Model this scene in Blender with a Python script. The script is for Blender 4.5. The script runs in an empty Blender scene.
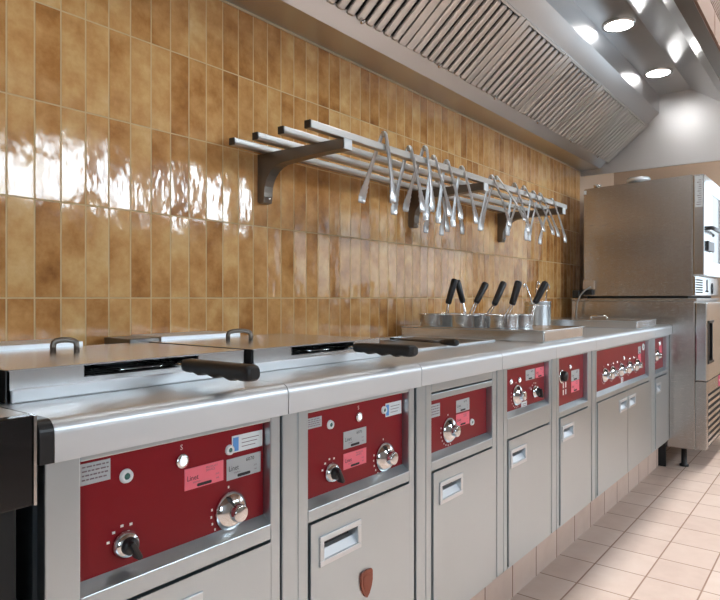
import bpy, bmesh, math, random
from mathutils import Vector, Matrix
random.seed(7)
C = bpy.context.scene.collection
PI = math.pi

# ------------------------------------------------------------------ materials
def newmat(name):
    m = bpy.data.materials.new(name); m.use_nodes = True
    nt = m.node_tree
    return m, nt, nt.nodes['Principled BSDF']

def srgb(r, g, b):
    f = lambda c: (c/255/12.92) if c/255 <= .04045 else ((c/255+.055)/1.055)**2.4
    return (f(r), f(g), f(b), 1)

def plain(name, col, rough=.5, metal=0., spec=.5, emit=None, estr=0., coat=0.):
    m, nt, b = newmat(name)
    b.inputs['Base Color'].default_value = col
    b.inputs['Roughness'].default_value = rough
    b.inputs['Metallic'].default_value = metal
    b.inputs['Specular IOR Level'].default_value = spec
    b.inputs['Coat Weight'].default_value = coat
    if emit:
        b.inputs['Emission Color'].default_value = emit
        b.inputs['Emission Strength'].default_value = estr
    return m

def steel(name, col, rough, stretch=(3, 3, 160), rvar=.03, bump=.002, wave=0.):
    """brushed stainless steel: grain noise drives roughness and a very fine bump"""
    m, nt, b = newmat(name)
    N, L = nt.nodes, nt.links
    tc = N.new('ShaderNodeTexCoord'); mp = N.new('ShaderNodeMapping')
    mp.inputs['Scale'].default_value = stretch
    L.new(tc.outputs['Object'], mp.inputs['Vector'])
    nz = N.new('ShaderNodeTexNoise'); nz.inputs['Scale'].default_value = 7; nz.inputs['Detail'].default_value = 3
    L.new(mp.outputs['Vector'], nz.inputs['Vector'])
    mr = N.new('ShaderNodeMapRange')
    mr.inputs['To Min'].default_value = rough-rvar; mr.inputs['To Max'].default_value = rough+rvar
    L.new(nz.outputs['Fac'], mr.inputs['Value']); L.new(mr.outputs['Result'], b.inputs['Roughness'])
    n2 = N.new('ShaderNodeTexNoise'); n2.inputs['Scale'].default_value = 5; n2.inputs['Detail'].default_value = 3
    L.new(tc.outputs['Object'], n2.inputs['Vector'])
    mx = N.new('ShaderNodeMix'); mx.data_type = 'RGBA'
    mx.inputs['A'].default_value = (col[0]*.97, col[1]*.97, col[2]*.97, 1); mx.inputs['B'].default_value = col
    L.new(n2.outputs['Fac'], mx.inputs['Factor']); L.new(mx.outputs['Result'], b.inputs['Base Color'])
    if wave:
        n3 = N.new('ShaderNodeTexNoise'); n3.inputs['Scale'].default_value = 2.2
        L.new(tc.outputs['Object'], n3.inputs['Vector'])
        b2 = N.new('ShaderNodeBump'); b2.inputs['Strength'].default_value = wave; b2.inputs['Distance'].default_value = .02
        L.new(n3.outputs['Fac'], b2.inputs['Height'])
        L.new(b2.outputs['Normal'], b.inputs['Normal'])
    b.inputs['Metallic'].default_value = 1
    return m

def grid_tile(name, axes, size, phase, joint, ramp, joint_col, rough, blotch, wav, tilt, jdepth, spec=.5, rv=.0):
    """stacked tiles on the plane spanned by two axes; every tile has its own glaze tone, tilt and ripple"""
    m, nt, b = newmat(name)
    N, L = nt.nodes, nt.links
    def math_(op, a, bb=None, c=None):
        n = N.new('ShaderNodeMath'); n.operation = op
        for i, v in enumerate((a, bb, c)):
            if v is None: continue
            if isinstance(v, (int, float)): n.inputs[i].default_value = v
            else: L.new(v, n.inputs[i])
        return n.outputs[0]
    geo = N.new('ShaderNodeTexCoord'); sx = N.new('ShaderNodeSeparateXYZ')
    L.new(geo.outputs['Object'], sx.inputs[0])
    cell, frac, edge = [], [], []
    for k in (0, 1):
        u = math_('DIVIDE', math_('SUBTRACT', sx.outputs[axes[k]], phase[k]), size[k])
        fl = math_('FLOOR', u); fr = math_('SUBTRACT', u, fl)
        cell.append(fl); frac.append(fr)
        e = math_('MULTIPLY', math_('MINIMUM', fr, math_('SUBTRACT', 1., fr)), size[k])
        edge.append(e)
    dist = math_('MINIMUM', edge[0], edge[1])
    mort = N.new('ShaderNodeMapRange'); mort.interpolation_type = 'SMOOTHSTEP'
    mort.inputs['From Min'].default_value = joint*.35; mort.inputs['From Max'].default_value = joint*.75
    L.new(dist, mort.inputs['Value'])
    cx = N.new('ShaderNodeCombineXYZ'); L.new(cell[0], cx.inputs[0]); L.new(cell[1], cx.inputs[1])
    wn = N.new('ShaderNodeTexWhiteNoise'); wn.noise_dimensions = '3D'; L.new(cx.outputs[0], wn.inputs['Vector'])
    sc = N.new('ShaderNodeSeparateColor'); L.new(wn.outputs['Color'], sc.inputs[0])
    # blotches, shifted per tile so they break at the joints
    off = N.new('ShaderNodeVectorMath'); off.operation = 'MULTIPLY_ADD'
    L.new(wn.outputs['Color'], off.inputs[0]); off.inputs[1].default_value = (9, 9, 9); L.new(geo.outputs['Object'], off.inputs[2])
    nz = N.new('ShaderNodeTexNoise'); nz.inputs['Scale'].default_value = 11; nz.inputs['Detail'].default_value = 5
    nz.inputs['Roughness'].default_value = .62
    L.new(off.outputs[0], nz.inputs['Vector'])
    v = math_('ADD', math_('MULTIPLY', sc.outputs[0], 1-blotch), math_('MULTIPLY', math_('ADD', math_('MULTIPLY', math_('SUBTRACT', nz.outputs['Fac'], .5), 2.2), .5), blotch))
    rp = N.new('ShaderNodeValToRGB'); L.new(v, rp.inputs[0])
    els = rp.color_ramp.elements
    while len(els) < len(ramp): els.new(.5)
    for e, (p, c) in zip(els, ramp): e.position = p; e.color = c
    mx = N.new('ShaderNodeMix'); mx.data_type = 'RGBA'
    mx.inputs['A'].default_value = joint_col
    L.new(mort.outputs['Result'], mx.inputs['Factor']); L.new(rp.outputs[0], mx.inputs['B'])
    L.new(mx.outputs['Result'], b.inputs['Base Color'])
    rr = math_('ADD', math_('MULTIPLY', math_('SUBTRACT', 1., mort.outputs['Result']), .6), math_('ADD', rough, math_('MULTIPLY', nz.outputs['Fac'], rv)))
    L.new(rr, b.inputs['Roughness'])
    b.inputs['Specular IOR Level'].default_value = spec
    n3 = N.new('ShaderNodeTexNoise'); n3.inputs['Scale'].default_value = 16; n3.inputs['Detail'].default_value = 2.5
    st = N.new('ShaderNodeVectorMath'); st.operation = 'MULTIPLY'; st.inputs[1].default_value = (1, 1, .5) if axes[1] == 2 else (1, 1, 1)
    L.new(off.outputs[0], st.inputs[0]); L.new(st.outputs[0], n3.inputs['Vector'])
    tl = math_('ADD', math_('MULTIPLY', math_('MULTIPLY', math_('SUBTRACT', sc.outputs[1], .5), math_('SUBTRACT', frac[0], .5)), tilt),
               math_('MULTIPLY', math_('MULTIPLY', math_('SUBTRACT', sc.outputs[2], .5), math_('SUBTRACT', frac[1], .5)), tilt))
    h = math_('ADD', math_('MULTIPLY', n3.outputs['Fac'], wav), math_('ADD', tl, math_('MULTIPLY', mort.outputs['Result'], jdepth)))
    bp = N.new('ShaderNodeBump'); bp.inputs['Strength'].default_value = 1; bp.inputs['Distance'].default_value = 1
    L.new(h, bp.inputs['Height']); L.new(bp.outputs['Normal'], b.inputs['Normal'])
    return m

M = {}
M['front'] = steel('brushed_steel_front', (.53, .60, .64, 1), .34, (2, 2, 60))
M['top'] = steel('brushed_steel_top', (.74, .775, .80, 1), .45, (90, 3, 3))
M['lid'] = steel('polished_steel_lid', (.76, .78, .79, 1), .24, (60, 3, 3), .02)
M['oven'] = steel('brushed_steel_oven', (.50, .475, .45, 1), .27, (3, 3, 90), .012, wave=.05)
M['ovenfront'] = steel('polished_steel_oven_front', (.66, .68, .69, 1), .2, (3, 3, 90), .02)
M['hood'] = steel('brushed_steel_hood', (.60, .615, .63, 1), .30, (2, 30, 30), .004)
M['plate'] = steel('hood_end_steel', (.68, .68, .685, 1), .45, (3, 60, 3), .02, wave=.1)
M['baffle'] = steel('baffle_steel', (.64, .635, .62, 1), .29, (2, 10, 10), .004)
M['rail'] = steel('rail_steel', (.55, .535, .51, 1), .33, (2, 30, 30), .004)
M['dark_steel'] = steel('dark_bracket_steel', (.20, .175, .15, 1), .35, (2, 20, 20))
M['chrome'] = plain('chrome', (.72, .72, .72, 1), .1, 1)
M['tong'] = plain('tong_steel', (.62, .63, .64, 1), .3, 1)
M['red'] = plain('red_panel_enamel', srgb(128, 4, 22), .34, 0, .3)
M['black'] = plain('black_plastic', (.012, .012, .013, 1), .38)
M['blackgloss'] = plain('black_gloss', (.008, .008, .009, 1), .12)
M['blackmatt'] = plain('black_matt', (.006, .006, .006, 1), .7)
M['gap'] = plain('dark_seam', (.03, .03, .032, 1), .6)
M['oil'] = plain('dark_oil', (.02, .012, .006, 1), .15)
M['cast'] = plain('dark_griddle_steel', (.16, .15, .14, 1), .3, .9)
M['label_grey'] = plain('grey_label', srgb(176, 180, 182), .5)
M['label_pink'] = plain('pink_label', srgb(238, 112, 128), .5)
M['label_white'] = plain('white_label', srgb(222, 228, 230), .5)
M['label_blue'] = plain('blue_print', srgb(90, 150, 215), .5)
M['label_green'] = plain('green_print', srgb(120, 160, 60), .5)
M['ink'] = plain('black_ink', srgb(30, 28, 30), .6)
M['ink_soft'] = plain('grey_ink', srgb(122, 105, 110), .6)
M['white'] = plain('white_print', srgb(235, 232, 228), .5)
M['pilot'] = plain('pilot_lens', (.9, .92, .95, 1), .15, emit=(.9, .95, 1, 1), estr=.6)
M['green'] = plain('green_lens', (.05, .16, .13, 1), .2)
M['badge'] = plain('red_brown_badge', srgb(140, 72, 52), .35, .3)
M['cable'] = plain('grey_cable', srgb(150, 146, 140), .5)
M['glass'] = plain('oven_door_glass', (.05, .07, .08, 1), .06, .0, .8)
M['magenta'] = plain('magenta_sticker', srgb(205, 60, 110), .5)
M['plaster'] = plain('plaster', srgb(168, 168, 166), .7)
M['umber'] = plain('brown_grey_plaster', srgb(104, 92, 82), .7)
M['beige'] = plain('beige_panel', srgb(184, 160, 138), .5)
M['tan'] = plain('tan_ceiling', srgb(128, 98, 79), .7)
M['slat'] = plain('brown_slat', srgb(104, 70, 46), .6)
M['frame'] = plain('window_frame_paint', srgb(225, 225, 222), .5)
M['lamp'] = plain('lamp_lens', (1, 1, 1, 1), .4, emit=(1, .98, .96, 1), estr=46)
M['lampceil'] = plain('ceiling_lamp_lens', (1, 1, 1, 1), .4, emit=(1, .98, .96, 1), estr=200)
M['grout'] = plain('sealant', srgb(205, 190, 160), .7)
hon = [(.0, srgb(128, 82, 42)), (.3, srgb(178, 124, 70)), (.55, srgb(204, 153, 95)), (.8, srgb(220, 178, 120)), (1., srgb(230, 198, 146))]
M['tile'] = grid_tile('honey_glazed_tile', (0, 2), (.0671, .25), (.6757, .09), .0036, hon, srgb(212, 182, 134), .055, .62, .0023, .0055, .0010, .55, .05)
flo = [(.0, srgb(190, 168, 155)), (.5, srgb(202, 182, 169)), (1., srgb(210, 194, 183))]
M['floor'] = grid_tile('pinkish_floor_tile', (0, 1), (.2203, .195), (2.398, -1.0), .0052, flo, srgb(150, 124, 108), .42, .45, .0004, .0006, .0008, .4)
M['skirt'] = grid_tile('tile_skirting', (0, 2), (.2203, .30), (2.14, -.12), .006, flo, srgb(130, 100, 84), .45, .45, .0003, .0006, .0008, .4)

# ------------------------------------------------------------------ mesh helpers
class MB:
    def __init__(s): s.bm = bmesh.new(); s.mi = 0
    def _mark(s, faces):
        for f in faces: f.material_index = s.mi
    def box(s, x0, x1, y0, y1, z0, z1, bev=0., seg=2, rot=None):
        t = bmesh.new()
        bmesh.ops.create_cube(t, size=1)
        for v in t.verts:
            v.co = Vector(((x0+x1)/2+v.co.x*(x1-x0), (y0+y1)/2+v.co.y*(y1-y0), (z0+z1)/2+v.co.z*(z1-z0)))
        if bev: bmesh.ops.bevel(t, geom=t.edges[:], offset=min(bev, .45*min(abs(x1-x0), abs(y1-y0), abs(z1-z0))), segments=seg, affect='EDGES', profile=.5)
        if rot: bmesh.ops.transform(t, matrix=rot, verts=t.verts)
        s.add(t); return s
    def add(s, t, smooth=False):
        vm = [s.bm.verts.new(v.co) for v in t.verts]
        t.verts.index_update()
        for f in t.faces:
            try: nf = s.bm.faces.new([vm[v.index] for v in f.verts])
            except ValueError: continue
            nf.material_index = s.mi; nf.smooth = smooth or f.smooth
        t.free()
    def prism(s, pts, axis, a0, a1, bev=0.):
        """extrude a closed 2-D outline along an axis. axis 0: (y,z); 1: (x,z); 2: (x,y)"""
        t = bmesh.new()
        def mk(p, a):
            return {0: (a, p[0], p[1]), 1: (p[0], a, p[1]), 2: (p[0], p[1], a)}[axis]
        A = [t.verts.new(mk(p, a0)) for p in pts]; B = [t.verts.new(mk(p, a1)) for p in pts]
        n = len(pts)
        for i in range(n): t.faces.new((A[i], A[(i+1) % n], B[(i+1) % n], B[i]))
        fa = t.faces.new(A); fb = t.faces.new(list(reversed(B)))
        if bev: bmesh.ops.bevel(t, geom=[e for e in t.edges], offset=bev, segments=2, affect='EDGES')
        else:
            t.normal_update(); bmesh.ops.triangulate(t, faces=[fa, fb], ngon_method='EAR_CLIP')
        bmesh.ops.recalc_face_normals(t, faces=t.faces[:])
        s.add(t); return s
    def lathe(s, prof, base, axis=(0, 0, 1), n=28):
        """revolve (radius, height) about an axis from a base point"""
        t = bmesh.new(); rings = []
        q = Vector((0, 0, 1)).rotation_difference(Vector(axis).normalized())
        for r, h in prof:
            if r < 1e-6: rings.append([t.verts.new(q @ Vector((0, 0, h)) + Vector(base))])
            else: rings.append([t.verts.new(q @ Vector((r*math.cos(2*PI*k/n), r*math.sin(2*PI*k/n), h)) + Vector(base)) for k in range(n)])
        for a, b in zip(rings, rings[1:]):
            for k in range(n):
                k2 = (k+1) % n
                if len(a) == 1 and len(b) == 1: continue
                if len(a) == 1: t.faces.new((a[0], b[k2], b[k]))
                elif len(b) == 1: t.faces.new((a[k], a[k2], b[0]))
                else: t.faces.new((a[k], a[k2], b[k2], b[k]))
        bmesh.ops.recalc_face_normals(t, faces=t.faces[:])
        for f in t.faces: f.smooth = True
        s.add(t); return s
    def tube(s, pts, r, n=10, caps=True):
        """round bar along a polyline; r is a number or one radius per point"""
        t = bmesh.new(); P = [Vector(p) for p in pts]; rings = []
        R = r if isinstance(r, (list, tuple)) else [r]*len(P)
        up = None
        for i, p in enumerate(P):
            d = (P[min(i+1, len(P)-1)]-P[max(i-1, 0)]).normalized()
            if up is None:
                up = d.orthogonal().normalized()
            else:
                up = (up-d*up.dot(d)).normalized()
            w = d.cross(up)
            rings.append([t.verts.new(p+R[i]*(math.cos(2*PI*k/n)*up+math.sin(2*PI*k/n)*w)) for k in range(n)])
        for a, b in zip(rings, rings[1:]):
            for k in range(n):
                t.faces.new((a[k], a[(k+1) % n], b[(k+1) % n], b[k])).smooth = True
        if caps:
            t.faces.new(list(reversed(rings[0]))); t.faces.new(rings[-1])
        s.add(t); return s
    def text(s, txt, x, y, z, size, wide=1.):
        """flat lettering on a plane facing -Y, lower left corner at x, z"""
        cu = bpy.data.curves.new('t', 'FONT'); cu.body = txt; cu.size = size; cu.resolution_u = 2
        o = bpy.data.objects.new('t', cu); C.objects.link(o)
        dg = bpy.context.evaluated_depsgraph_get()
        me = bpy.data.meshes.new_from_object(o.evaluated_get(dg))
        t = bmesh.new(); t.from_mesh(me)
        for v in t.verts: v.co = Vector((x+v.co.x*wide, y, z+v.co.y))
        bpy.data.objects.remove(o); bpy.data.meshes.remove(me); bpy.data.curves.remove(cu)
        s.add(t); return s

def root_loc(o):
    while o.parent: o = o.parent
    return o.location.copy()

def obj(name, mb, mats, parent=None, loc=None, autosmooth=True):
    """ONE mesh object from world-space geometry; its origin is its root's base (or loc)"""
    me = bpy.data.meshes.new(name)
    org = root_loc(parent) if parent else Vector(loc if loc else (0, 0, 0))
    bmesh.ops.translate(mb.bm, vec=-org, verts=mb.bm.verts)
    mb.bm.to_mesh(me); mb.bm.free()
    for m in (mats if isinstance(mats, (list, tuple)) else [mats]): me.materials.append(m)
    o = bpy.data.objects.new(name, me); C.objects.link(o)
    if parent: o.parent = parent
    else: o.location = org
    return o

def tag(o, label, cat, group=None, kind=None):
    o['label'] = label; o['category'] = cat
    if group: o['group'] = group
    if kind: o['kind'] = kind
    return o

def thing(name, label, cat, loc, group=None):
    o = bpy.data.objects.new(name, None); o.empty_display_size = .1
    C.objects.link(o); o.location = loc
    bpy.context.view_layer.update()
    return tag(o, label, cat, group)

def struct(name, mb, m, label=None):
    o = obj(name, mb, m); o['kind'] = 'structure'
    if label: o['label'] = label
    o['category'] = name.split('_')[0]
    return o

# ------------------------------------------------------------------ the room
XW, XE, YS, ZC = -2.5, 5.75, -4.6, 3.0
struct('floor', MB().box(XW, XE, YS, .0, -.1, 0), M['floor'], 'pinkish beige square tiled kitchen floor')
struct('wall_back', MB().box(XW, 4.85, 0, .12, 0, ZC), M['tile'], 'wall of glossy honey coloured upright tiles behind the cook line')
struct('wall_alcove', MB().box(4.85, XE, 0, .12, 0, ZC), M['beige'], 'plain beige wall behind the oven tower')
RW = (-3.6, -.97, 1.05, 2.1)  # unseen window, added to brighten the oven front and tile reflections
w = MB()
w.box(XE, XE+.12, YS, RW[0], 0, ZC).box(XE, XE+.12, RW[1], .12, 0, ZC).box(XE, XE+.12, RW[0], RW[1], 0, RW[2]).box(XE, XE+.12, RW[0], RW[1], RW[3], ZC)
struct('wall_right', w, M['beige'], 'beige end wall beyond the oven tower')
f = MB()
f.box(XE+.03, XE+.09, RW[0], RW[1], RW[2], RW[2]+.05).box(XE+.03, XE+.09, RW[0], RW[1], RW[3]-.05, RW[3])
for y in (RW[0], (RW[0]+RW[1])/2-.025, RW[1]-.05): f.box(XE+.03, XE+.09, y, y+.05, RW[2], RW[3])
struct('window_5', f, M['frame'], 'added white framed window in the far end wall, out of view')
# left and front wall with window openings
WIN = [(2.1, 3.2), (3.35, 4.3), (4.6, 5.4)]
WZ0, WZ1 = 2.0, 2.62
w = MB(); xs = [XW]
for a, b in WIN: xs += [a, b]
xs.append(XE)
for k in range(0, len(xs), 2): w.box(xs[k], xs[k+1], YS-.15, YS, 0, ZC)
for a, b in WIN: w.box(a, b, YS-.15, YS, 0, WZ0); w.box(a, b, YS-.15, YS, WZ1, ZC)
struct('wall_front', w, M['plaster'], 'plain light wall with windows opposite the cook line')
LW = (-4.45, -2.9, 1.0, 2.6)
w = MB()
w.box(XW-.15, XW, YS, LW[0], 0, ZC); w.box(XW-.15, XW, LW[1], .12, 0, ZC)
w.box(XW-.15, XW, LW[0], LW[1], 0, LW[2]); w.box(XW-.15, XW, LW[0], LW[1], LW[3], ZC)
struct('wall_left', w, M['umber'], 'plain brown grey wall with a window at the near end')
n = 1
for a, b in WIN:
    f = MB()
    f.box(a, b, YS-.12, YS-.04, WZ0, WZ0+.05).box(a, b, YS-.12, YS-.04, WZ1-.05, WZ1)
    f.box(a, a+.05, YS-.12, YS-.04, WZ0, WZ1).box(b-.05, b, YS-.12, YS-.04, WZ0, WZ1)
    f.box((a+b)/2-.03, (a+b)/2+.03, YS-.11, YS-.05, WZ0+.05, WZ1-.05)
    struct('window_%d' % n, f, M['frame'], 'white framed window opposite the cook line'); n += 1
f = MB()
f.box(XW-.12, XW-.04, LW[0], LW[1], LW[2], LW[2]+.05).box(XW-.12, XW-.04, LW[0], LW[1], LW[3]-.05, LW[3])
for y in (LW[0], (LW[0]+LW[1])/2-.025, LW[1]-.05): f.box(XW-.12, XW-.04, y, y+.05, LW[2], LW[3])
struct('window_4', f, M['frame'], 'white framed window in the near wall')
struct('ceiling', MB().box(XW, XE, YS, .12, ZC, ZC+.1), M['tan'], 'plain tan kitchen ceiling')
struct('baseboard_back', MB().box(.43, 4.385, -.659, -.64, 0, .185), M['skirt'], 'tiled plinth under the steel cabinets')
struct('trim_1', MB().box(XW, 4.85, -.004, 0, 2.063, 2.07), M['grout'], 'pale sealant line where tiles meet the hood')

# strip lights in the ceiling over the aisle
for x in (-.8, .7, 2.2, 3.7, 5.0):
    h_ = .6 if x < 4.5 else .4
    t = thing('ceiling_strip_light', 'slim strip light under the ceiling in front of the hood', 'lamp', (x, -1.39, 2.94), 'strip lights over the aisle')
    obj('housing', MB().box(x-h_-.02, x+h_+.02, -1.43, -1.35, 2.985, 3.0).box(x-h_-.02, x+h_+.02, -1.43, -1.417, 2.94, 2.985).box(x-h_-.02, x+h_+.02, -1.363, -1.35, 2.94, 2.985).box(x-h_-.02, x-h_, -1.417, -1.363, 2.94, 2.985).box(x+h_, x+h_+.02, -1.417, -1.363, 2.94, 2.985), M['frame'], t)
    obj('lens', MB().box(x-h_, x+h_, -1.415, -1.365, 2.967, 2.984), M['lampceil'], t)

# ------------------------------------------------------------------ extractor hood
HX0, HX1 = -.64, 4.86
hood = thing('extractor_hood', 'long stainless steel extractor hood above the cook line', 'hood', (2.1, -.6, 2.07))
P2, P3, P4 = (-.195, 2.118), (-.483, 2.355), (-.563, 2.415)
prof = [(-.002, 2.07), (-.15, 2.07), P2, P3, P4, (-.563, 2.545), (-.771, 2.545), (-.98, 2.40), (-1.172, 2.078), (-1.176, 2.07), (-1.22, 2.07), (-1.22, 2.78), (-.002, 2.78)]
obj('canopy', MB().prism(prof, 0, HX0, HX1), M['hood'], hood)
obj('end_panel', MB().prism([(-.002, 2.03), (-1.22, 2.03), (-1.22, 2.78), (-.002, 2.78)], 0, HX1, HX1+.02), M['plate'], hood)
obj('end_panel', MB().prism([(-.002, 2.03), (-1.22, 2.03), (-1.22, 2.78), (-.002, 2.78)], 0, HX0-.02, HX0), M['hood'], hood)
obj('dark_lip_strip', MB().box(HX0, HX1, -1.223, -1.174, 2.062, 2.0695), M['dark_steel'], hood)  # thin dark strip covering the underside of the front lip
fa = obj('fascia', MB().box(HX0, HX1, -1.232, -1.2205, 2.066, 2.163, .001), M['tan'], hood)
for x in (.3, 1.47, 2.65, 3.83): obj('joint', MB().box(x, x+.004, -1.2335, -1.2325, 2.067, 2.162), M['slat'], fa)
sb = MB(); zz = 2.168
while zz < 2.76:
    sb.box(HX0, HX1, -1.232, -1.222, zz, zz+.009); zz += .0145
obj('slatted_panel', sb, M['slat'], hood)
obj('slat_backing', MB().box(HX0, HX1, -1.222, -1.2205, 2.163, 2.78), M['gap'], hood)
# drip channel between underside and filters
sl_dir = Vector((0, P3[0]-P2[0], P3[1]-P2[1])); sl_len = sl_dir.length; sl_dir.normalize()
nrm = Vector((0, -sl_dir.z, sl_dir.y))
nrm = -nrm if nrm.z > 0 else nrm            # faces down into the room
Rm = Matrix(((1, 0, 0), (0, sl_dir.y, -nrm.y), (0, sl_dir.z, -nrm.z))).to_4x4()
def slope_box(mb, x0, x1, s0, s1, h0, h1, bev=0):
    mb.box(x0, x1, s0, s1, -h1, -h0, bev, 2, Matrix.Translation((0, P2[0], P2[1])) @ Rm)
k = 0
x = -.64
while x < 4.8:
    x1 = x+.55
    f = MB()
    f.mi = 1; slope_box(f, x+.004, x1-.004, .012, sl_len-.012, .001, .004)
    f.mi = 0
    slope_box(f, x+.004, x+.05, .004, sl_len-.004, .002, .022, .003)
    slope_box(f, x1-.05, x1-.004, .004, sl_len-.004, .002, .022, .003)
    slope_box(f, x+.05, x1-.05, sl_len-.018, sl_len-.004, .002, .02, .003)
    m_ = 8; pit = .45/m_
    for q in range(m_):
        a = x+.05+q*pit+.009
        slope_box(f, a, a+pit-.018, .004, sl_len-.018, .006, .024, .008)
    fo = obj('baffle_filter', f, [M['baffle'], M['gap']], hood)
    kn = MB().lathe([(0, 0), (.009, 0), (.007, .014), (.011, .018), (0, .022)], Vector((x+.245, P2[0], P2[1]))+sl_dir*.012+nrm*.02, nrm, 12)
    obj('knob', kn, M['chrome'], fo)
    x = x1
for k, x in enumerate((-.2, .7, 1.6, 2.52, 3.46, 4.35)):
    l = obj('lamp', MB().lathe([(.07, 0), (.084, 0), (.084, .012), (.07, .012), (.07, 0)], (x, -.668, 2.533)), M['chrome'], hood)
    obj('lens', MB().lathe([(0, .002), (.071, .002), (.071, .010), (0, .010)], (x, -.668, 2.533)), M['lamp'], l)

# ------------------------------------------------------------------ cook line cabinets
YF, YR = -.716, -.695            # front plane, red panel plane
ZB, ZT = .174, .857
CB = -.02

def sticker(parent, name, x0, x1, z0, z1, mat, style='scrawl', y=YR):
    s = obj(name, MB().box(x0, x1, y-.0014, y-.0002, z0, z1), M[mat], parent)
    w, h = x1-x0, z1-z0; yy = y-.0018
    p = MB()
    if style == 'scrawl' or style == 'number':
        p.mi = 0
        p.text('Linet', x0+.05*w, yy, z0+.42*h, .34*h, .8*w/h/1.9)
        if style == 'number': p.text('6070', x0+.55*w, yy, z0+.70*h, .25*h, w/h/2)
        else:
            p.mi = 1; p.text('PRODUCT\nSERVICE', x0+.53*w, yy, z0+.80*h, .14*h, .95*w/h/2)
        p.mi = 1; p.text('kitchen', x0+.2*w, yy, z0+.26*h, .14*h, w/h/2.2)
        p.text('24 h', x0+.78*w, yy, z0+.38*h, .13*h, w/h/2.2); p.text('tel.', x0+.8*w, yy, z0+.18*h, .15*h, w/h/2.2)
        p.mi = 0
        p.prism([(x0+.30*w+.19*w*c+.19*w+.19*w*0, z0+.13*h+.07*h*s_) for c, s_ in ((-1, -.5), (-.9, -1), (.9, -1), (1, -.5), (1, .5), (.9, 1), (-.9, 1), (-1, .5))], 1, yy-.0002, yy)
    elif style == 'plate':
        p.mi = 1
        for r in range(4):
            zz = z0+h*(.2+.2*r)
            q = x0+.16*w
            while q < x1-.1*w:
                L_ = random.uniform(.06, .16)*w
                p.box(q, min(q+L_, x1-.06*w), yy-.0002, yy, zz, zz+.07*h); q += L_+.03*w
        p.mi = 2; p.box(x0+.03*w, x0+.1*w, yy-.0002, yy, z0+.35*h, z0+.62*h)
    elif style == 'bluewhite':
        p.mi = 3; p.box(x0+.02*w, x0+.2*w, yy-.0002, yy, z0+.08*h, z0+.9*h)
        p.mi = 1
        for r in range(3): p.box(x0+.3*w, x0+(.75+.06*r)*w, yy-.0002, yy, z0+h*(.25+.22*r), z0+h*(.29+.22*r))
    elif style == 'dash':
        p.mi = 1
        for r in range(3): p.box(x0+.2*w, x0+.8*w, yy-.0002, yy, z0+h*(.2+.25*r), z0+h*(.28+.25*r))
    obj('print', p, [M['ink'], M['ink_soft'], M['label_green'], M['label_blue']], s)
    return s

def dial(parent, x, z, r=.036, ang=60):
    """chromed thermostat dial: domed skirt, raised grip with a groove, printed ticks round it"""
    d = obj('dial', MB().lathe([(0, .0), (r*1.04, 0), (r*1.02, .005), (r*.9, .011), (r*.62, .018), (r*.4, .020), (0, .020)], (x, YR, z), (0, -1, 0)), M['chrome'], parent)
    g = MB().lathe([(r*.47, .016), (r*.46, .030), (r*.43, .033), (r*.38, .034), (0, .034)], (x, YR, z), (0, -1, 0), 24)
    obj('grip', g, M['chrome'], d)
    p = MB(); c, s = math.cos(math.radians(ang)), math.sin(math.radians(ang))
    p.mi = 0
    Rr = Matrix.Translation((x, YR, z)) @ Matrix.Rotation(-math.radians(ang), 4, 'Y')
    p.box(r*.48, r*.95, -.0205, -.0085, -.0016, .0016, 0, 2, Rr)
    obj('pointer', p, M['ink'], d)
    for k in range(9):
        a = math.radians(95 if k == 8 else 165+k*17); rr = r*1.24
        obj('scale_mark', MB().box(x+rr*math.cos(a)-.0016, x+rr*math.cos(a)+.0016, YR-.0008, YR-.0001, z+rr*math.sin(a)-.0022, z+rr*math.sin(a)+.0022), M['white'], d)
    return d

def switch(parent, x, z, r=.02):
    d = obj('switch', MB().lathe([(0, 0), (r*1.15, 0), (r*1.15, .005), (r, .008), (r*.95, .012), (0, .012)], (x, YR, z), (0, -1, 0)), M['chrome'], parent)
    g = MB().lathe([(r*.72, .01), (r*.7, .02), (r*.5, .023), (0, .023)], (x, YR, z), (0, -1, 0))
    g.box(-r*.24, r*.24, -.032, -.012, -r*1.2, r*.6, .003, 2, Matrix.Translation((x, YR, z)) @ Matrix.Rotation(math.radians(-28), 4, 'Y'))
    obj('lever', g, M['black'], d)
    for a in (70, 100, 130, 160): obj('scale_mark', MB().box(x+r*1.6*math.cos(math.radians(a))-.0025, x+r*1.6*math.cos(math.radians(a))+.0025, YR-.0008, YR-.0001, z+r*1.6*math.sin(math.radians(a))-.002, z+r*1.6*math.sin(math.radians(a))+.002), M['white'], d)

def pilot(parent, x, z, r=.0095, mark=True):
    d = obj('pilot_light', MB().lathe([(r*.75, .0), (r*1.25, 0), (r*1.2, .004), (r*.8, .005)], (x, YR, z), (0, -1, 0), 20), M['chrome'], parent)
    obj('lens', MB().lathe([(r*.85, .001), (r*.8, .005), (r*.4, .0075), (0, .008)], (x, YR, z), (0, -1, 0), 20), M['pilot'], d)
    if mark: obj('symbol', MB().text('\u03df' if False else 'S', x-.004, YR-.0006, z+r*1.9, .013), M['white'], d)

def ring(parent, x, z, r=.0095, lens='green'):
    d = obj('reset_button', MB().lathe([(r*.55, .001), (r*.6, .005), (r*1.1, .005), (r*1.25, 0)], (x, YR, z), (0, -1, 0), 20), M['label_white'], parent)
    obj('lens', MB().lathe([(r*.62, .001), (r*.55, .004), (0, .005)], (x, YR, z), (0, -1, 0), 20), M[lens], d)

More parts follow.
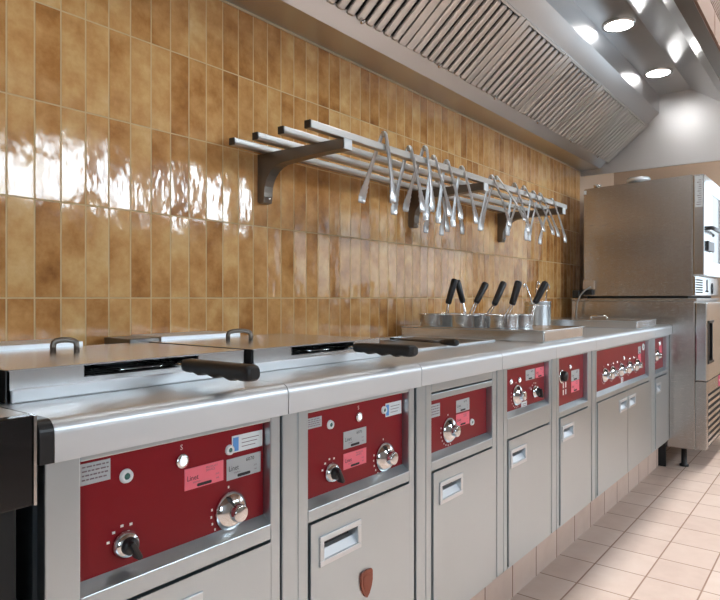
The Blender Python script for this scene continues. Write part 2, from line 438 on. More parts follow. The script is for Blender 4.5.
def door(parent, x0, x1, z0, z1, hx0=None, hx1=None, hz0=.511, hz1=.574):
    """sheet steel door with a recessed cup handle cut through its face"""
    y0, y1 = YF-.004, YF+.02
    d = MB()
    if hx0 is None:
        d.box(x0, x1, y0, y1, z0, z1, .0025)
        return obj('door', d, M['front'], parent)
    a, b, c, e = hx0+.01, hx1-.01, hz0+.008, hz1-.008
    d.box(x0, x1, y0, y1, e, z1).box(x0, x1, y0, y1, z0, c)
    d.box(x0, a, y0, y1, c, e, 0).box(b, x1, y0, y1, c, e, 0)
    o = obj('door', d, M['front'], parent)
    h = MB(); f = .013
    h.box(hx0, hx1, y0-.004, y0, hz1-f, hz1, .0015).box(hx0, hx1, y0-.004, y0, hz0, hz0+f, .0015)
    h.box(hx0, hx0+f, y0-.004, y0, hz0+f, hz1-f, .0015).box(hx1-f, hx1, y0-.004, y0, hz0+f, hz1-f, .0015)
    # cup: back, sides, sloping lip
    yb = y0+.03
    h.box(a, b, yb-.002, yb, c, e).box(a, a+.002, y0, yb, c, e).box(b-.002, b, y0, yb, c, e).box(a, b, y0, yb, e-.002, e)
    h.prism([(y0, c), (y0, c+.006), (y0+.012, c+.022), (yb-.006, c+.024), (yb, c)], 0, a, b)
    obj('handle', h, M['top'], o)
    return o

def cabinet(i, name, label, X0, A, B, X1, zo=(.642, .842), strip=False, rail_z=.611, doors=(), sub=True):
    t = thing(name, label, 'cabinet', (X0, YF, 0), 'steel cook line cabinets')
    fr = MB(); y0, y1 = YF, YF+.025
    z0, z1 = zo
    fr.box(X0+.001, A, y0, y1, ZB, ZT, .0025)                        # left stile
    fr.box(B, X1-.0025, y0, y1, ZB, ZT, .0025)                       # right stile
    fr.box(A, B, y0, y1, z1, ZT if not strip else .824, .002)        # top rail
    fr.box(A, B, y0, y1, rail_z, z0, .0015)                      # rail under the panel
    fr.box(A, B, y0, y1, ZB, ZB+.006)
    if strip: fr.box(A, B, y0, y1, .829, ZT, .002)
    # carcass
    fr.box(X0+.001, X1-.0025, y1+.012, CB, ZB, ZT)
    # sloped ledge in front of the red panel
    fr.prism([(YF+.001, z0-.004), (YF+.001, z0-.0005), (YR-.0005, z0+.015), (YR-.0005, z0-.004)], 0, A, B)
    # post line
    if i > 1:
        fr.box(X0+.046, X0+.049, y0-.0015, y0+.004, ZB+.002, ZT-.002)
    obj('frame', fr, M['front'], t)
    obj('seam', MB().box(A, B, y1-.003, y1-.001, ZB+.006, rail_z), M['gap'], t)
    pan = obj('control_panel', MB().box(A+.001, B-.001, YR, YR+.004, z0+.001, z1-.001), M['red'], t)
    for d in doors: door(t, *d)
    return t, pan

G = .004
U1, p = cabinet(1, 'fryer', 'steel deep fryer at the near end with large red panel and black lever switch', .427, .481, .871, .900, (.642, .845), doors=[(.481+G, .871-G, ZB+.008, .611-G, .56, .70)])
sticker(U1, 'rating_plate', .484, .540, .803, .836, 'label_grey', 'plate')
ring(U1, .568, .8015); ring(U1, .783, .8025, .008)
pilot(U1, .676, .8035, .0105)
sticker(U1, 'service_label', .681, .768, .749, .787, 'label_pink')
sticker(U1, 'service_label', .776, .862, .745, .785, 'label_grey', 'number')
sticker(U1, 'warning_label', .789, .867, .795, .827, 'label_white', 'bluewhite')
dial(U1, .785, .688, .036, 118); switch(U1, .566, .692, .0195)

U2, p = cabinet(2, 'fryer', 'steel deep fryer with brown shield badge on its door', .903, .981, 1.369, 1.397, (.638, .845), doors=[(.981+G, 1.369-G, ZB+.008, .611-G, 1.011, 1.156, .508, .574)])
sticker(U2, 'rating_plate', .984, 1.046, .805, .828, 'label_grey', 'plate')
ring(U2, 1.076, .8035, .0085); ring(U2, 1.284, .807, .008)
pilot(U2, 1.181, .805, .0095)
sticker(U2, 'service_label', 1.123, 1.210, .738, .778, 'label_grey', 'number')
sticker(U2, 'service_label', 1.123, 1.210, .690, .727, 'label_pink')
sticker(U2, 'warning_label', 1.291, 1.362, .788, .822, 'label_white', 'bluewhite')
dial(U2, 1.286, .689, .036, 118); switch(U2, 1.079, .695, .0195)
bd = [(0, 1), (.42, .92), (.5, .75), (.5, .1), (.4, -.35), (.2, -.8), (0, -1), (-.2, -.8), (-.4, -.35), (-.5, .1), (-.5, .75), (-.42, .92)]
o = obj('badge', MB().prism([(1.177+.044*a, .415+.033*b) for a, b in bd], 1, YF-.0085, YF-.0042), M['badge'], U2)
obj('emblem', MB().prism([(1.177+.030*a, .415+.022*b) for a, b in bd], 1, YF-.0095, YF-.0085).text('Y', 1.168, YF-.0097, .404, .03), M['badge'], o)

U3, p = cabinet(3, 'griddle_cabinet', 'steel griddle cabinet with narrow drawer strip above its red panel', 1.405, 1.482, 1.858, 1.890, (.638, .806), True, doors=[(1.482+G, 1.858-G, ZB+.008, .611-G, 1.516, 1.648)])
sticker(U3, 'rating_plate', 1.486, 1.560, .752, .789, 'label_grey', 'plate')
sticker(U3, 'service_label', 1.656, 1.738, .745, .782, 'label_grey', 'number')
sticker(U3, 'service_label', 1.656, 1.738, .702, .740, 'label_pink')
dial(U3, 1.611, .7025, .036, 118); ring(U3, 1.755, .703, .0085)

U4, p = cabinet(4, 'bain_marie_cabinet', 'steel cabinet with two pilot lights above its dial and a blank strip over the door', 1.893, 1.971, 2.352, 2.371, (.682, .847), doors=[(1.971+G, 2.352-G, ZB+.008, .611-G, 1.985, 2.118)])
pilot(U4, 2.042, .798, .009, False); pilot(U4, 2.114, .797, .009, False)
sticker(U4, 'service_label', 2.172, 2.254, .788, .826, 'label_grey', 'number')
sticker(U4, 'service_label', 2.262, 2.346, .788, .826, 'label_pink')
dial(U4, 2.092, .746, .036, 118); switch(U4, 2.255, .740, .02)
sticker(U4, 'small_sign', 2.132, 2.181, .686, .714, 'label_white', 'dash')

U5, p = cabinet(5, 'pasta_cooker', 'steel pasta cooker with black round knob at the left of its red panel', 2.377, 2.456, 2.809, 2.857, (.634, .847), doors=[(2.456+G, 2.809-G, ZB+.008, .611-G, 2.475, 2.610)])
sw = obj('knob', MB().lathe([(0, 0), (.022, 0), (.021, .02), (.017, .026), (0, .027)], (2.532, YR, .77), (0, -1, 0)), M['black'], U5)
obj('collar', MB().lathe([(.022, 0), (.028, 0), (.027, .006), (.022, .006)], (2.532, YR, .768), (0, -1, 0)), M['chrome'], sw)
pilot(U5, 2.635, .798, .009, False)
sticker(U5, 'service_label', 2.651, 2.752, .735, .780, 'label_grey', 'number')
sticker(U5, 'service_label', 2.651, 2.752, .687, .733, 'label_pink')
for a, b in ((2.553, .717), (2.582, .717), (2.553, .688), (2.582, .688)): obj('scale_mark', MB().box(a, a+.010, YR-.0008, YR-.0001, b, b+.022), M['white'], U5)

U6, p = cabinet(6, 'range_cabinet', 'wide steel range cabinet with a row of five dials and two doors', 2.867, 2.933, 3.900, 3.967, (.634, .845), doors=[(2.937, 3.433, ZB+.008, .607, 3.285, 3.415), (3.439, 3.896, ZB+.008, .607, 3.452, 3.582)])
for x in (3.112, 3.235, 3.393, 3.545, 3.698): dial(U6, x, .717, .034, 118)
for x in (3.16, 3.25, 3.32, 3.555, 3.635): pilot(U6, x, .763, .005, False)
pilot(U6, 3.448, .774, .010, False)
sticker(U6, 'service_label', 3.74, 3.80, .775, .815, 'label_grey', 'number')
sticker(U6, 'service_label', 3.74, 3.80, .725, .771, 'label_pink')
ring(U6, 3.85, .808, .016)
sticker(U6, 'small_sign', 3.40, 3.44, .648, .676, 'label_white', 'dash')

U7, p = cabinet(7, 'narrow_cabinet', 'narrow steel cabinet at the far end beside the fridge', 3.970, 4.048, 4.352, 4.422, (.634, .845), doors=[(4.052, 4.348, ZB+.008, .607, 4.06, 4.17)])
dial(U7, 4.165, .736, .036, 118); pilot(U7, 4.25, .805, .015, False)
sticker(U7, 'service_label', 4.24, 4.31, .735, .79, 'label_pink')

# ------------------------------------------------------------------ worktop, one section per cabinet
WT = thing('worktop', 'continuous stainless steel worktop with rounded front edge', 'worktop', (.41, -.716, .857))
ZW = .918; YE = -.735; r_ = .02
edge = [(-.70, .857), (YE, .857)]
for k in range(9):
    a = PI+ -k*(PI/2)/8
    edge.append((YE+r_+r_*math.cos(a), ZW-r_+r_*math.sin(a)))
edge += [(-.01, ZW), (-.01, ZW-.03), (-.70, ZW-.03)]
secs = [.4315, .9015, 1.401, 1.8915, 2.374, 2.862, 3.9685, 4.424]
for a, b in zip(secs, secs[1:]):
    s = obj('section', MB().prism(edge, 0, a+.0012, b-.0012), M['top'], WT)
    for pl in s.data.polygons: pl.use_smooth = abs(pl.normal.x) < .5 and pl.area < .02 and False
obj('end_cap', MB().prism([(y-.002, z+.001) for y, z in edge[:-3]]+[(-.60, ZW+.001), (-.60, .857)], 0, .411, .431), M['black'], WT)

# ------------------------------------------------------------------ fryer tops
def fryer_top(U, X0, X1, s0, s1, hx):
    """rim, dark open well, hinged lid with a notch in its front skirt and a loop handle"""
    y0, y1, zl, zr = -.551, -.150, .974, .941
    obj('rim', MB().box(X0+.004, X1-.004, y0-.004, y0+.02, ZW, zr, .003).box(X0+.004, X0+.03, y0, y1, ZW, zr).box(X1-.03, X1-.004, y0, y1, ZW, zr).box(X0+.004, X1-.004, y1-.02, y1, ZW, zr), M['top'], U)
    obj('well', MB().box(X0+.03, X1-.03, y0+.02, y1-.02, ZW, ZW+.006), M['oil'], U)
    l = MB()
    l.box(X0, X1, y0, y1, zl-.004, zl, .0015)
    l.box(X0, s0, y0, y0+.003, zr, zl-.003).box(s1, X1, y0, y0+.003, zr, zl-.003)
    l.box(s0, s1, y0, y0+.003, zr, zr+.009)
    l.box(X0, X0+.003, y0, y1, zr, zl-.003).box(X1-.003, X1, y0, y1, zr, zl-.003).box(X0, X1, y1-.003, y1, zr, zl-.003)
    lid = obj('lid', l, M['lid'], U)
    obj('lid_side_sheet', MB().box(X0-.003, X0-.0005, y0+.001, y1, ZW+.002, zl-.001), M['black'], lid)  # black sheet along the lid's left side
    a, b = hx
    h = MB().tube([(a[0], a[1], zl), (a[0], a[1], zl+.014)]+[(a[0]+(b[0]-a[0])*(.5-.5*math.cos(t)), a[1]+(b[1]-a[1])*(.5-.5*math.cos(t)), zl+.014+.012*math.sin(t)**.6) for t in (PI*.12, PI*.22, PI*.36, PI*.5, PI*.64, PI*.78, PI*.88)]+[(b[0], b[1], zl+.014), (b[0], b[1], zl)], .0062, 10)
    obj('lid_handle', h, M['dark_steel'], lid)
fryer_top(U1, .447, .9495, .575, .823, ((.655, -.275), (.694, -.30)))
fryer_top(U2, .974, 1.467, 1.100, 1.343, ((1.136, -.275), (1.178, -.32)))

def rear_flue(U, x0, x1):
    obj('rear_flue', MB().box(x0, x1, -.1485, -.004, ZW, .985, .002), M['top'], U)
rear_flue(U1, .436, .790); rear_flue(U2, 1.010, 1.292)
obj('flue_slot', MB().box(.918, 1.008, -.146, -.02, ZW, .983, .002), M['cast'], U2)

def basket(label, x, y_in, tilt, grip0, gripl, dx):
    """long black grip with finger ridges, twin wires, wire basket down in the well"""
    t = thing('fryer_basket', label, 'fryer basket', (x, y_in, .955), 'fryer baskets under the lids')
    z = .958
    wires = MB()
    for s in (-.007, .007):
        wires.tube([(x+s, y_in+.20, z-.003), (x+s, y_in-.03, z), (x+s+dx*.3, grip0-.03, z)], .0032, 8)
    obj('wire', wires, M['chrome'], t)
    bk = MB()
    for q in range(8):
        bk.tube([(x-.09, y_in+.06+q*.03, .950), (x-.09, y_in+.06+q*.03, .928), (x+.09, y_in+.06+q*.03, .928), (x+.09, y_in+.06+q*.03, .950)], .0015, 6)
    bk.tube([(x-.09, y_in+.05, .95), (x+.09, y_in+.05, .95), (x+.09, y_in+.28, .95), (x-.09, y_in+.28, .95), (x-.09, y_in+.05, .95)], .003, 6)
    obj('basket', bk, M['chrome'], t)
    g = MB(); n_ = 26; L_ = gripl
    bm = bmesh.new(); rings = []
    for k in range(n_+1):
        u = k/n_; yy = grip0-u*L_
        w_ = .0145+.003*math.sin(PI*u)+.002*u
        top = .0125+.002*u
        bot = .0125+.004*u+(.0028*math.sin(u*PI*9) if .18 < u < .82 else 0)
        if k == 0 or k == n_: w_, top, bot = w_*.6, top*.6, bot*.6
        if k == 1 or k == n_-1: w_, top, bot = w_*.93, top*.93, bot*.93
        zc = z+tilt*u; xc = x+dx*u
        ring_ = []
        for j in range(16):
            a = 2*PI*j/16; ca, sa = math.cos(a), math.sin(a)
            sq = lambda v: math.copysign(abs(v)**.55, v)
            ring_.append(bm.verts.new((xc+w_*sq(ca), yy, zc+(top if sa > 0 else bot)*sq(sa))))
        rings.append(ring_)
    for a, b in zip(rings, rings[1:]):
        for j in range(16): bm.faces.new((a[j], a[(j+1) % 16], b[(j+1) % 16], b[j])).smooth = True
    bm.faces.new(rings[0]); bm.faces.new(list(reversed(rings[-1])))
    bmesh.ops.recalc_face_normals(bm, faces=bm.faces[:])
    g.add(bm); obj('grip', g, M['black'], t)
basket('fryer basket with thick black ridged handle reaching over the worktop of the near fryer', .765, -.551, -.002, -.583, .205, .0)
basket('fryer basket with black handle lying out of the slot of the second fryer', 1.318, -.551, .0, -.575, .195, .0)

# ------------------------------------------------------------------ griddle top, scraper
obj('griddle_plate', MB().box(1.50, 2.25, -.52, -.16, ZW, ZW+.006, .002), M['cast'], U3)
gr = MB()
gr.box(1.485, 2.265, -.532, -.52, ZW, ZW+.009, .002).box(1.485, 2.265, -.16, -.148, ZW, ZW+.009, .002)
gr.box(1.485, 1.5, -.52, -.16, ZW, ZW+.009, .002).box(2.25, 2.265, -.52, -.16, ZW, ZW+.009, .002)
obj('griddle_rim', gr, M['top'], U3)
sc = thing('griddle_scraper', 'thin scraper with black grip lying across the dark griddle plate', 'scraper', (1.92, -.5, ZW+.009))
obj('rod', MB().tube([(1.985, -.24, .933), (1.90, -.50, .936)], .0045, 8), M['cast'], sc)
obj('grip', MB().tube([(1.90, -.50, .937), (1.893, -.525, .937), (1.878, -.57, .938), (1.875, -.58, .938)], [.007, .011, .012, .008], 12), M['black'], sc)
obj('blade', MB().box(1.955, 2.035, -.243, -.215, .925, .941, .001), M['chrome'], sc)

# ------------------------------------------------------------------ pasta cooker top box and far raised lid
b1 = MB()
b1.box(2.324, 2.771, -.706, -.045, ZW, .962, .004)
b1.box(2.318, 2.777, -.712, -.040, .9615, .9655, .0015)
obj('raised_top', b1, M['lid'], U5)
b2 = MB(); b2.box(3.684, 4.115, -.706, -.045, ZW, .959, .004).box(3.678, 4.121, -.712, -.040, .9585, .9625, .0015)
fl = obj('raised_lid', b2, M['lid'], U7)
h = MB().tube([(3.72, -.53, .9625), (3.72, -.53, .978), (3.72, -.525, .983), (3.72, -.445, .983), (3.72, -.44, .978), (3.72, -.44, .9625)], .006, 10)
obj('lid_handle', h, M['chrome'], fl)

# ------------------------------------------------------------------ pasta baskets standing in the cooker top
def pasta_basket(label, cx, cy, b0, g0, g1, R=.066):
    """round cup with a rolled rim, two wires and a black grip"""
    z0 = .9660
    t = thing('pasta_basket', label, 'pasta basket', (cx, cy, z0), 'pasta baskets on the cooker')
    obj('cup', MB().lathe([(0, .0), (R*.94, 0), (R*.98, .004), (R, .048), (R*1.035, .050), (R*1.035, .054), (R*.97, .053), (R*.95, .006), (0, .004)], (cx, cy, z0), (0, 0, 1), 36), M['lid'], t)
    g0, g1 = Vector(g0), Vector(g1); d = (g1-g0).normalized()
    # the wires run from the rim to the grip
    q = (Vector(b0)-Vector((cx, cy, b0[2]))); q.z = 0
    b0 = Vector((cx, cy, z0+.050))+q.normalized()*R*1.04
    side = Vector((-q.y, q.x, 0)).normalized()
    wr = MB()
    for s in (-.008, .008):
        wr.tube([b0+side*s+Vector((0, 0, -.042)), b0+side*s, g0+side*s*.6, g0+d*.03+side*s*.5], .0028, 8)
    obj('wire', wr, M['chrome'], t)
    L_ = (g1-g0).length
    g = MB().tube([g0, g0+d*.006, g0+d*L_*.45, g0+d*(L_-.012), g0+d*(L_-.004), g1], [.010, .0135, .0145, .0155, .0145, .009], 14)
    obj('grip', g, M['black'], t)
    return t
pasta_basket('rear left steel pasta basket nearest the tiles, black grip leaning slightly right', 2.402, -0.171, (2.453, -0.196, 1.009), (2.462, -0.206, 1.063), (2.49, -0.226, 1.176))
pasta_basket('rear steel pasta basket whose black grip leans left across its neighbour', 2.548, -0.176, (2.603, -0.216, 1.006), (2.602, -0.206, 1.067), (2.581, -0.186, 1.174))
pasta_basket('middle steel pasta basket, grip leaning right just past the crossed pair', 2.402, -0.325, (2.463, -0.316, 1.011), (2.48, -0.336, 1.068), (2.537, -0.356, 1.157))
pasta_basket('middle steel pasta basket behind the front cup, fourth grip from the left', 2.55, -0.33, (2.506, -0.376, 1.011), (2.534, -0.396, 1.059), (2.593, -0.416, 1.161))
pasta_basket('front steel pasta basket at the cooker corner, upright grip with pale end', 2.418, -0.49, (2.34, -0.546, 1.014), (2.365, -0.556, 1.062), (2.387, -0.576, 1.159))
pasta_basket('nearest right pasta basket, its black grip tipped far right before the pot', 2.566, -0.49, (2.563, -0.536, 1.004), (2.601, -0.556, 1.068), (2.65, -0.586, 1.16))
# utensil pot with ladles and tongs
PX_, PY_ = 3.50, -.095
tp = thing('utensil_pot', 'tall steel utensil pot on the worktop by the tiled wall', 'pot', (PX_, PY_-.10, ZW))
PY2 = PY_-.11
obj('body', MB().lathe([(0, 0), (.072, 0), (.074, .005), (.075, .146), (.078, .149), (.078, .153), (.072, .152), (.070, .006), (0, .006)], (PX_, PY2, ZW), (0, 0, 1), 36), M['lid'], tp)
obj('band', MB().lathe([(.0745, .122), (.0775, .124), (.0775, .130), (.0745, .132)], (PX_, PY2, ZW), (0, 0, 1), 36), M['lid'], tp)
def utensil(name, label, cat, p0, p1, hook):
    t = thing(name, label, cat, p0, 'utensils in the steel pot')
    p0, p1 = Vector(p0), Vector(p1)
    obj('shaft', MB().tube([p0, p0.lerp(p1, .5), p1], .0045, 8), M['chrome'], t)
    d = (p1-p0).normalized()
    hk = [p1+d*.0]
    for k in range(1, 8):
        a = k/7*PI*1.1
        hk.append(p1+d*(.018*math.sin(a))+Vector((.018*(1-math.cos(a))*hook, 0, 0)))
    obj('hook', MB().tube(hk, .0038, 8), M['chrome'], t)
utensil('ladle', 'steel ladle handle leaning left out of the utensil pot', 'ladle', (PX_+.03, PY2, ZW+.01), (PX_-.155, PY2+.0, 1.155), -1)
utensil('skimmer', 'steel skimmer handle leaning right out of the utensil pot', 'skimmer', (PX_-.02, PY2+.02, ZW+.01), (PX_+.065, PY2+.03, 1.17), 1)
utensil('serving_spoon', 'steel serving spoon handle upright in the utensil pot', 'spoon', (PX_, PY2-.03, ZW+.01), (PX_+.03, PY2-.045, 1.15), 1)

# ------------------------------------------------------------------ wall rack
rack = thing('wall_rack', 'stainless wall rack of four long square rails on curved brackets', 'rack', (2.42, -.02, 1.5))
for y in (-.370, -.260, -.146, -.035):
    rl = obj('rail', MB().box(1.357, 3.489, y-.0125, y+.0125, 1.5885, 1.6135, .003), M['rail'], rack)
    for x in (1.353, 3.4885): obj('end_plug', MB().box(x, x+.0045, y-.0115, y+.0115, 1.5895, 1.6125), M['black'], rl)
for x in (1.50, 2.45, 3.40):
    pr = [(-.001, 1.425), (-.008, 1.418), (-.030, 1.42), (-.034, 1.44)]
    for k in range(8):
        a = k/7*PI/2
        pr.append((-.034-.095*(1-math.cos(a)), 1.455+.092*math.sin(a)))
    pr += [(-.25, 1.553), (-.385, 1.556), (-.387, 1.588), (-.001, 1.588)]
    br = obj('bracket', MB().prism(pr, 0, x, x+.04), M['dark_steel'], rack)
    obj('end_cap', MB().box(x+.001, x+.039, -.391, -.387, 1.554, 1.587, .001), M['label_white'], br)
    obj('screw', MB().lathe([(.006, 0), (.005, .003), (0, .004)], (x+.02, -.04, 1.435), (0, -1, 0), 10), M['chrome'], br)

# ------------------------------------------------------------------ tongs hanging astride the front rail
def arm_mesh(name, length, sgn):
    """channel-section tong arm, narrow at the hinge, scalloped at the tip; hangs down -z, bows outward"""
    bm = bmesh.new(); n_ = 30; R_ = []
    for k in range(n_+1):
        u = k/n_; z = -u*length
        if u < .68: w_ = .0092+.004*u
        else:
            v = (u-.68)/.32
            w_ = .0119+.0095*math.sin(min(v*1.4, 1)*PI/2)+(.0020*math.sin(v*PI*9))
            if v > .93: w_ *= .8
        bow = .0025*math.sin(u*PI)*sgn-(.006*max(0, (u-.85)/.15)**2)*sgn
        cup = .0035 if u > .7 else .003
        pts = [(-w_, bow-sgn*cup), (-w_*.8, bow), (0, bow+sgn*.0012), (w_*.8, bow), (w_, bow-sgn*cup)]
        pts += [(w_-.0012, bow-sgn*(cup+.0003)), (w_*.75, bow-sgn*.0014), (0, bow-sgn*.0006), (-w_*.75, bow-sgn*.0014), (-w_+.0012, bow-sgn*(cup+.0003))]
        R_.append([bm.verts.new((x, y, z)) for x, y in pts])
    for a, b in zip(R_, R_[1:]):
        for j in range(10): bm.faces.new((a[j], a[(j+1) % 10], b[(j+1) % 10], b[j])).smooth = True
    bm.faces.new(R_[0]); bm.faces.new(R_[-1])
    bmesh.ops.recalc_face_normals(bm, faces=bm.faces[:])
    me = bpy.data.meshes.new(name); bm.to_mesh(me); bm.free(); me.materials.append(M['tong']); return me
ARM_F, ARM_R = arm_mesh('tong_arm_front', .245, -1), arm_mesh('tong_arm_rear', .245, 1)
t_ = MB(); t_.lathe([(.0, -.008), (.006, -.008), (.006, .008), (0, .008)], (0, 0, -.004), (1, 0, 0), 14); t_.box(-.0085, .0085, -.006, .006, -.014, .005, .002)
hm = bpy.data.meshes.new('tong_hinge'); t_.bm.to_mesh(hm); t_.bm.free(); hm.materials.append(M['tong'])
# x along the rail, hinge height, front opening, rear opening, swing about y
TONGS = [
    (1.734, 1.653, .030, .090, 0, 'leftmost steel tongs hung wide open astride the front rail'),
    (1.895, 1.636, .050, .060, 0, 'second steel tongs from the left end of the front rail'),
    (1.997, 1.655, .022, .080, 0, 'third steel tongs from the left, close beside the second pair'),
    (2.069, 1.634, .063, .026, 0, 'fourth steel tongs from the left, just before the middle bracket'),
    (2.168, 1.634, .056, .030, 0, 'fifth steel tongs from the left, above the middle bracket'),
    (2.291, 1.630, .060, .033, 0, 'sixth steel tongs from the left, last before the gap'),
    (2.568, 1.636, .080, .050, 0, 'seventh steel tongs, first after the gap in the row'),
    (2.622, 1.640, .128, .070, 0, 'eighth steel tongs, longest reaching, tight beside the seventh'),
    (2.814, 1.636, .064, .028, 0, 'ninth steel tongs, fifth from the far right end'),
    (2.920, 1.637, .094, .078, 0, 'tenth steel tongs, fourth from the far right end'),
    (3.045, 1.630, .098, .030, 0, 'eleventh steel tongs, third from the far right end'),
    (3.130, 1.630, .090, .050, 0, 'twelfth steel tongs, second from the far right end'),
    (3.290, 1.622, .066, .060, 0, 'last steel tongs at the far right end of the front rail'),
]
def tong(x, y, z, of, orr, label, rz=0):
    t = bpy.data.objects.new('tongs', None); C.objects.link(t); t.empty_display_size = .05
    t.location = (x, y, z); t.rotation_euler = (0, 0, rz)
    tag(t, label, 'tongs', 'steel tongs hanging on the rack')
    for me, o_, s in ((ARM_F, of, 1), (ARM_R, orr, -1)):
        a = bpy.data.objects.new('arm', me); C.objects.link(a); a.parent = t
        # arms clear the rail: pivot a little to each side of the hinge
        a.location = (0, -s*.009, -.002); a.rotation_euler = (-s*math.asin(max(o_, .022)/.245), 0, 0)
    hgo = bpy.data.objects.new('hinge', hm); C.objects.link(hgo); hgo.parent = t
    return t
for x, z, of, orr, rz, lab in TONGS: tong(x, -.370+(of-orr)*.07, z, of+.006, orr+.006, lab)
tong(2.47, -.146, 1.632, .05, .06, 'steel tongs on an inner rail, tips showing below the middle gap')
tong(2.61, -.146, 1.632, .05, .06, 'steel tongs on an inner rail, right of the other inner pair')

# ------------------------------------------------------------------ fridge and oven tower
FX = 4.43
fr = thing('blast_chiller', 'stainless steel fridge cabinet standing at the end of the cook line', 'fridge', (FX, -.86, 0))
yA, yB, yD = -.08, -.864, -.93
obj('body', MB().box(FX, FX+.90, yB, yA, .125, 1.070, .004).box(FX-.004, FX+.905, yB-.012, yA, 1.070, 1.088, .003), M['oven'], fr)
dr = obj('door', MB().box(FX+.002, FX+.05, yD, yB-.003, .565, 1.062, .006).box(FX+.26, FX+.898, yD, yB-.003, .565, 1.062, .002).box(FX+.05, FX+.26, yD, yB-.003, .945, 1.062).box(FX+.05, FX+.26, yD, yB-.003, .565, .67).box(FX+.05, FX+.26, yD+.035, yB-.003, .67, .945), M['ovenfront'], fr)
obj('handle', MB().box(FX+.05, FX+.26, yD+.030, yD+.035, .67, .945).box(FX+.05, FX+.075, yD-.004, yD+.03, .67, .945).box(FX+.05, FX+.26, yD-.004, yD+.03, .93, .945).box(FX+.05, FX+.26, yD-.004, yD+.03, .67, .685), M['black'], dr)
obj('grip', MB().box(FX+.19, FX+.245, yD-.008, yD+.02, .686, .929, .004), M['chrome'], dr)
gl = obj('grille', MB().box(FX+.002, FX+.06, yD, yB-.001, .13, .56, .004).box(FX+.06, FX+.898, yD+.03, yB-.001, .13, .56).box(FX+.06, FX+.898, yD, yD+.03, .48, .56), M['oven'], fr)
for k in range(8):
    z = .15+k*.042
    obj('louvre', MB().box(FX+.062, FX+.895, yD-.002, yD+.003, z, z+.021, .001), M['ovenfront'], gl)
obj('vent_backing', MB().box(FX+.062, FX+.895, yD+.0035, yD+.029, .135, .478), M['blackmatt'], gl)
s = obj('sticker', MB().box(FX+.46, FX+.62, yD-.0015, yD-.0003, .485, .556), M['magenta'], fr)
obj('print', MB().box(FX+.49, FX+.59, yD-.0022, yD-.0016, .515, .53), M['white'], s)
for x, y in ((FX+.07, -.79), (FX+.83, -.79), (FX+.07, -.16), (FX+.83, -.16)):
    obj('foot', MB().lathe([(0, 0), (.028, 0), (.028, .012), (.017, .018), (.017, .125), (0, .125)], (x, y, 0), (0, 0, 1), 18), M['black'], fr)
obj('kick_panel', MB().box(FX-.03, FX-.012, -.70, -.64, 0, .165), M['blackmatt'], fr)

ov = thing('combi_oven', 'tall stainless steel combi oven stacked on the fridge', 'oven', (FX, -.86, 1.09))
oy0, oy1 = -.853, -.165
bm_ = MB()
bm_.prism([(oy1, 1.104), (oy0, 1.104), (oy0, 1.876), (oy1, 1.853)], 0, FX, FX+.90, .006)
obj('body', bm_, M['oven'], ov)
obj('base_gap', MB().box(FX+.02, FX+.88, oy0+.03, oy1-.02, 1.088, 1.105), M['blackmatt'], ov)
odr = obj('door', MB().box(FX+.002, FX+.05, -.917, oy0-.002, 1.236, 1.872, .005).box(FX+.78, FX+.898, -.917, oy0-.002, 1.236, 1.872, .005).box(FX+.05, FX+.78, -.917, oy0-.002, 1.78, 1.872).box(FX+.05, FX+.30, -.917, oy0-.002, 1.33, 1.78).box(FX+.05, FX+.78, -.917, oy0-.002, 1.236, 1.33), M['ovenfront'], ov)
obj('door_glass', MB().box(FX+.30, FX+.78, -.912, oy0-.004, 1.33, 1.78), M['glass'], odr)
obj('door_handle', MB().tube([(FX+.07, -.917, 1.535), (FX+.07, -.945, 1.535), (FX+.10, -.952, 1.535), (FX+.62, -.952, 1.535)], .013, 12), M['black'], odr)
obj('door_catch', MB().box(FX+.05, FX+.27, -.935, -.918, 1.39, 1.455, .006), M['black'], odr)
lp = obj('lower_panel', MB().box(FX+.002, FX+.898, -.868, oy0-.001, 1.106, 1.232, .003), M['ovenfront'], ov)
sl = MB()
for k in range(6): sl.box(FX+.025, FX+.24, -.8705, -.8685, 1.122+k*.016, 1.131+k*.016)
sl.box(FX+.40, FX+.43, -.8705, -.8685, 1.13, 1.215).box(FX+.36, FX+.46, -.8705, -.8685, 1.13, 1.14)
sl.lathe([(.026, 0), (.040, 0), (.040, .003), (.026, .003)], (FX+.62, -.8685, 1.155), (0, -1, 0), 20)
obj('vent_slot', sl, M['blackmatt'], lp)
s = obj('data_label', MB().box(FX+.0003, FX+.0018, -.908, -.866, 1.665, 1.862), M['label_white'], ov)
q = MB()
for k in range(12): q.box(FX-.0004, FX+.0002, -.901, -.88+random.uniform(-.008, .008), 1.68+k*.014, 1.683+k*.014)
obj('print', q, M['ink_soft'], s)
obj('tag', MB().box(FX-.004, FX-.0003, -.185, -.169, 1.815, 1.840, .001), M['label_white'], ov)
obj('flue_cap', MB().lathe([(0, 0), (.045, 0), (.045, .02), (.072, .022), (.074, .040), (.066, .050), (0, .054)], (FX+.10, -.505, 1.858), (0, 0, 1), 28), M['top'], ov)
obj('vent_pipe', MB().lathe([(0, 0), (.022, 0), (.022, .02), (.026, .022), (.026, .04), (0, .042)], (FX+.12, -.225, 1.854), (0, 0, 1), 20), M['chrome'], ov)
obj('cable_box', MB().box(FX-.03, FX-.001, -.245, -.17, 1.15, 1.21, .004), M['beige'], ov)
cd = thing('power_cord', 'grey power cord looping down beside the oven', 'cord', (FX-.06, -.14, 1.0))
obj('cable', MB().tube([(FX-.031, -.225, 1.165), (FX-.045, -.215, 1.160), (FX-.058, -.195, 1.145), (FX-.064, -.165, 1.11), (FX-.068, -.145, 1.06), (FX-.07, -.138, 1.0), (FX-.07, -.136, .925)], .0055, 10), M['cable'], cd)
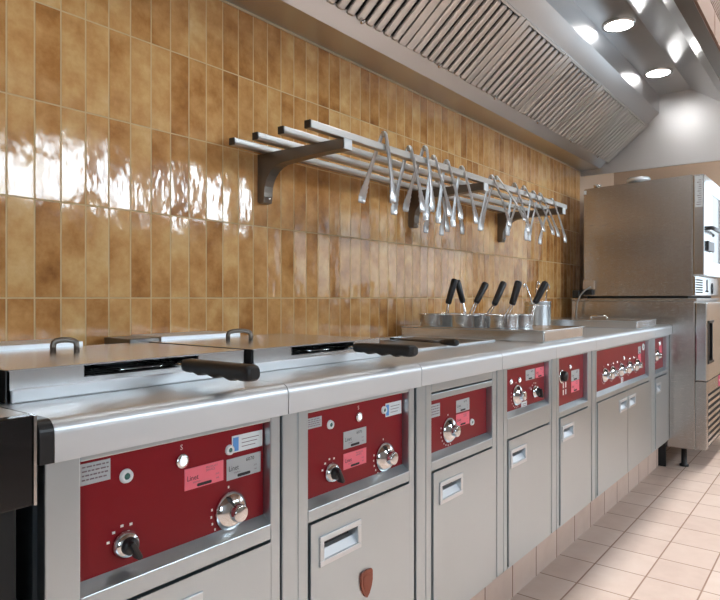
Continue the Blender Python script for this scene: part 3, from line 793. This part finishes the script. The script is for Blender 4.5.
obj('plug', MB().box(FX-.045, FX-.010, -.15, -.10, 1.09, 1.145, .006), M['black'], cd)
obj('gland', MB().box(FX-.03, FX-.008, -.235, -.155, 1.112, 1.148, .004), M['black'], cd)

# ------------------------------------------------------------------ neighbour at the near left
nb = thing('black_appliance', 'black glass fronted appliance at the near left edge', 'appliance', (.1, -.68, 0))
obj('body', MB().box(-.45, .400, -.690, -.03, .02, .918), M['blackmatt'], nb)
obj('front_panel', MB().box(-.45, .404, -.733, -.712, .804, .928, .002), M['blackgloss'], nb)
obj('top_plate', MB().box(-.45, .4085, -.711, -.03, .918, .927, .001), M['top'], nb)
obj('trim_strip', MB().box(.4045, .4085, -.734, -.712, .804, .928), M['chrome'], nb)
obj('rear_box', MB().box(-.45, .425, -.545, -.15, .927, .974, .002), M['cast'], nb)
for x in (-.42, .30): obj('foot', MB().box(x, x+.06, -.60, -.54, 0, .02), M['blackmatt'], nb)

# ------------------------------------------------------------------ light
def area(name, loc, rot, sx, sy, power, col):
    d = bpy.data.lights.new(name, 'AREA'); d.shape = 'RECTANGLE'; d.size = sx; d.size_y = sy; d.energy = power; d.color = col
    o = bpy.data.objects.new(name, d); C.objects.link(o); o.location = loc; o.rotation_euler = rot
    return o
for k, (a, b) in enumerate(WIN):
    area('daylight', ((a+b)/2, YS-.14, (WZ0+WZ1)/2), (PI/2, 0, 0), b-a, WZ1-WZ0, 55, (.76, .89, 1))
area('daylight', (XW-.14, (LW[0]+LW[1])/2, (LW[2]+LW[3])/2), (PI/2, 0, -PI/2), LW[1]-LW[0], LW[3]-LW[2], 62, (.70, .86, 1))
area('daylight', (XE+.11, (RW[0]+RW[1])/2, (RW[2]+RW[3])/2), (PI/2, 0, PI/2), RW[1]-RW[0], RW[3]-RW[2], 6, (.72, .88, 1))  # weak light of the added end-wall window, for the oven front
wd = bpy.data.worlds.new('sky'); wd.use_nodes = True; bpy.context.scene.world = wd
bg = wd.node_tree.nodes['Background']; bg.inputs['Color'].default_value = (.8, .9, 1, 1); bg.inputs['Strength'].default_value = 2.0

# ------------------------------------------------------------------ camera
f, a_ = 625., 485.
cam = bpy.data.cameras.new('camera'); co = bpy.data.objects.new('camera', cam); C.objects.link(co)
cam.sensor_fit = 'HORIZONTAL'; cam.sensor_width = 36; cam.lens = f/720*36
cam.shift_y = -2/720; cam.clip_start = .02
co.location = (0, -1.616, 1.09)
co.rotation_euler = (PI/2, 0, math.atan2(a_, f)-PI/2)
sc_ = bpy.context.scene
sc_.camera = co
sc_.view_settings.view_transform = 'Standard'; sc_.view_settings.look = 'None'
sc_.view_settings.exposure = -0.1; sc_.view_settings.gamma = 1; sc_.view_settings.use_curve_mapping = False
sc_.cycles.use_denoising = True
sc_.cycles.max_bounces = 10; sc_.cycles.diffuse_bounces = 4; sc_.cycles.glossy_bounces = 6
sc_.cycles.sample_clamp_indirect = 8
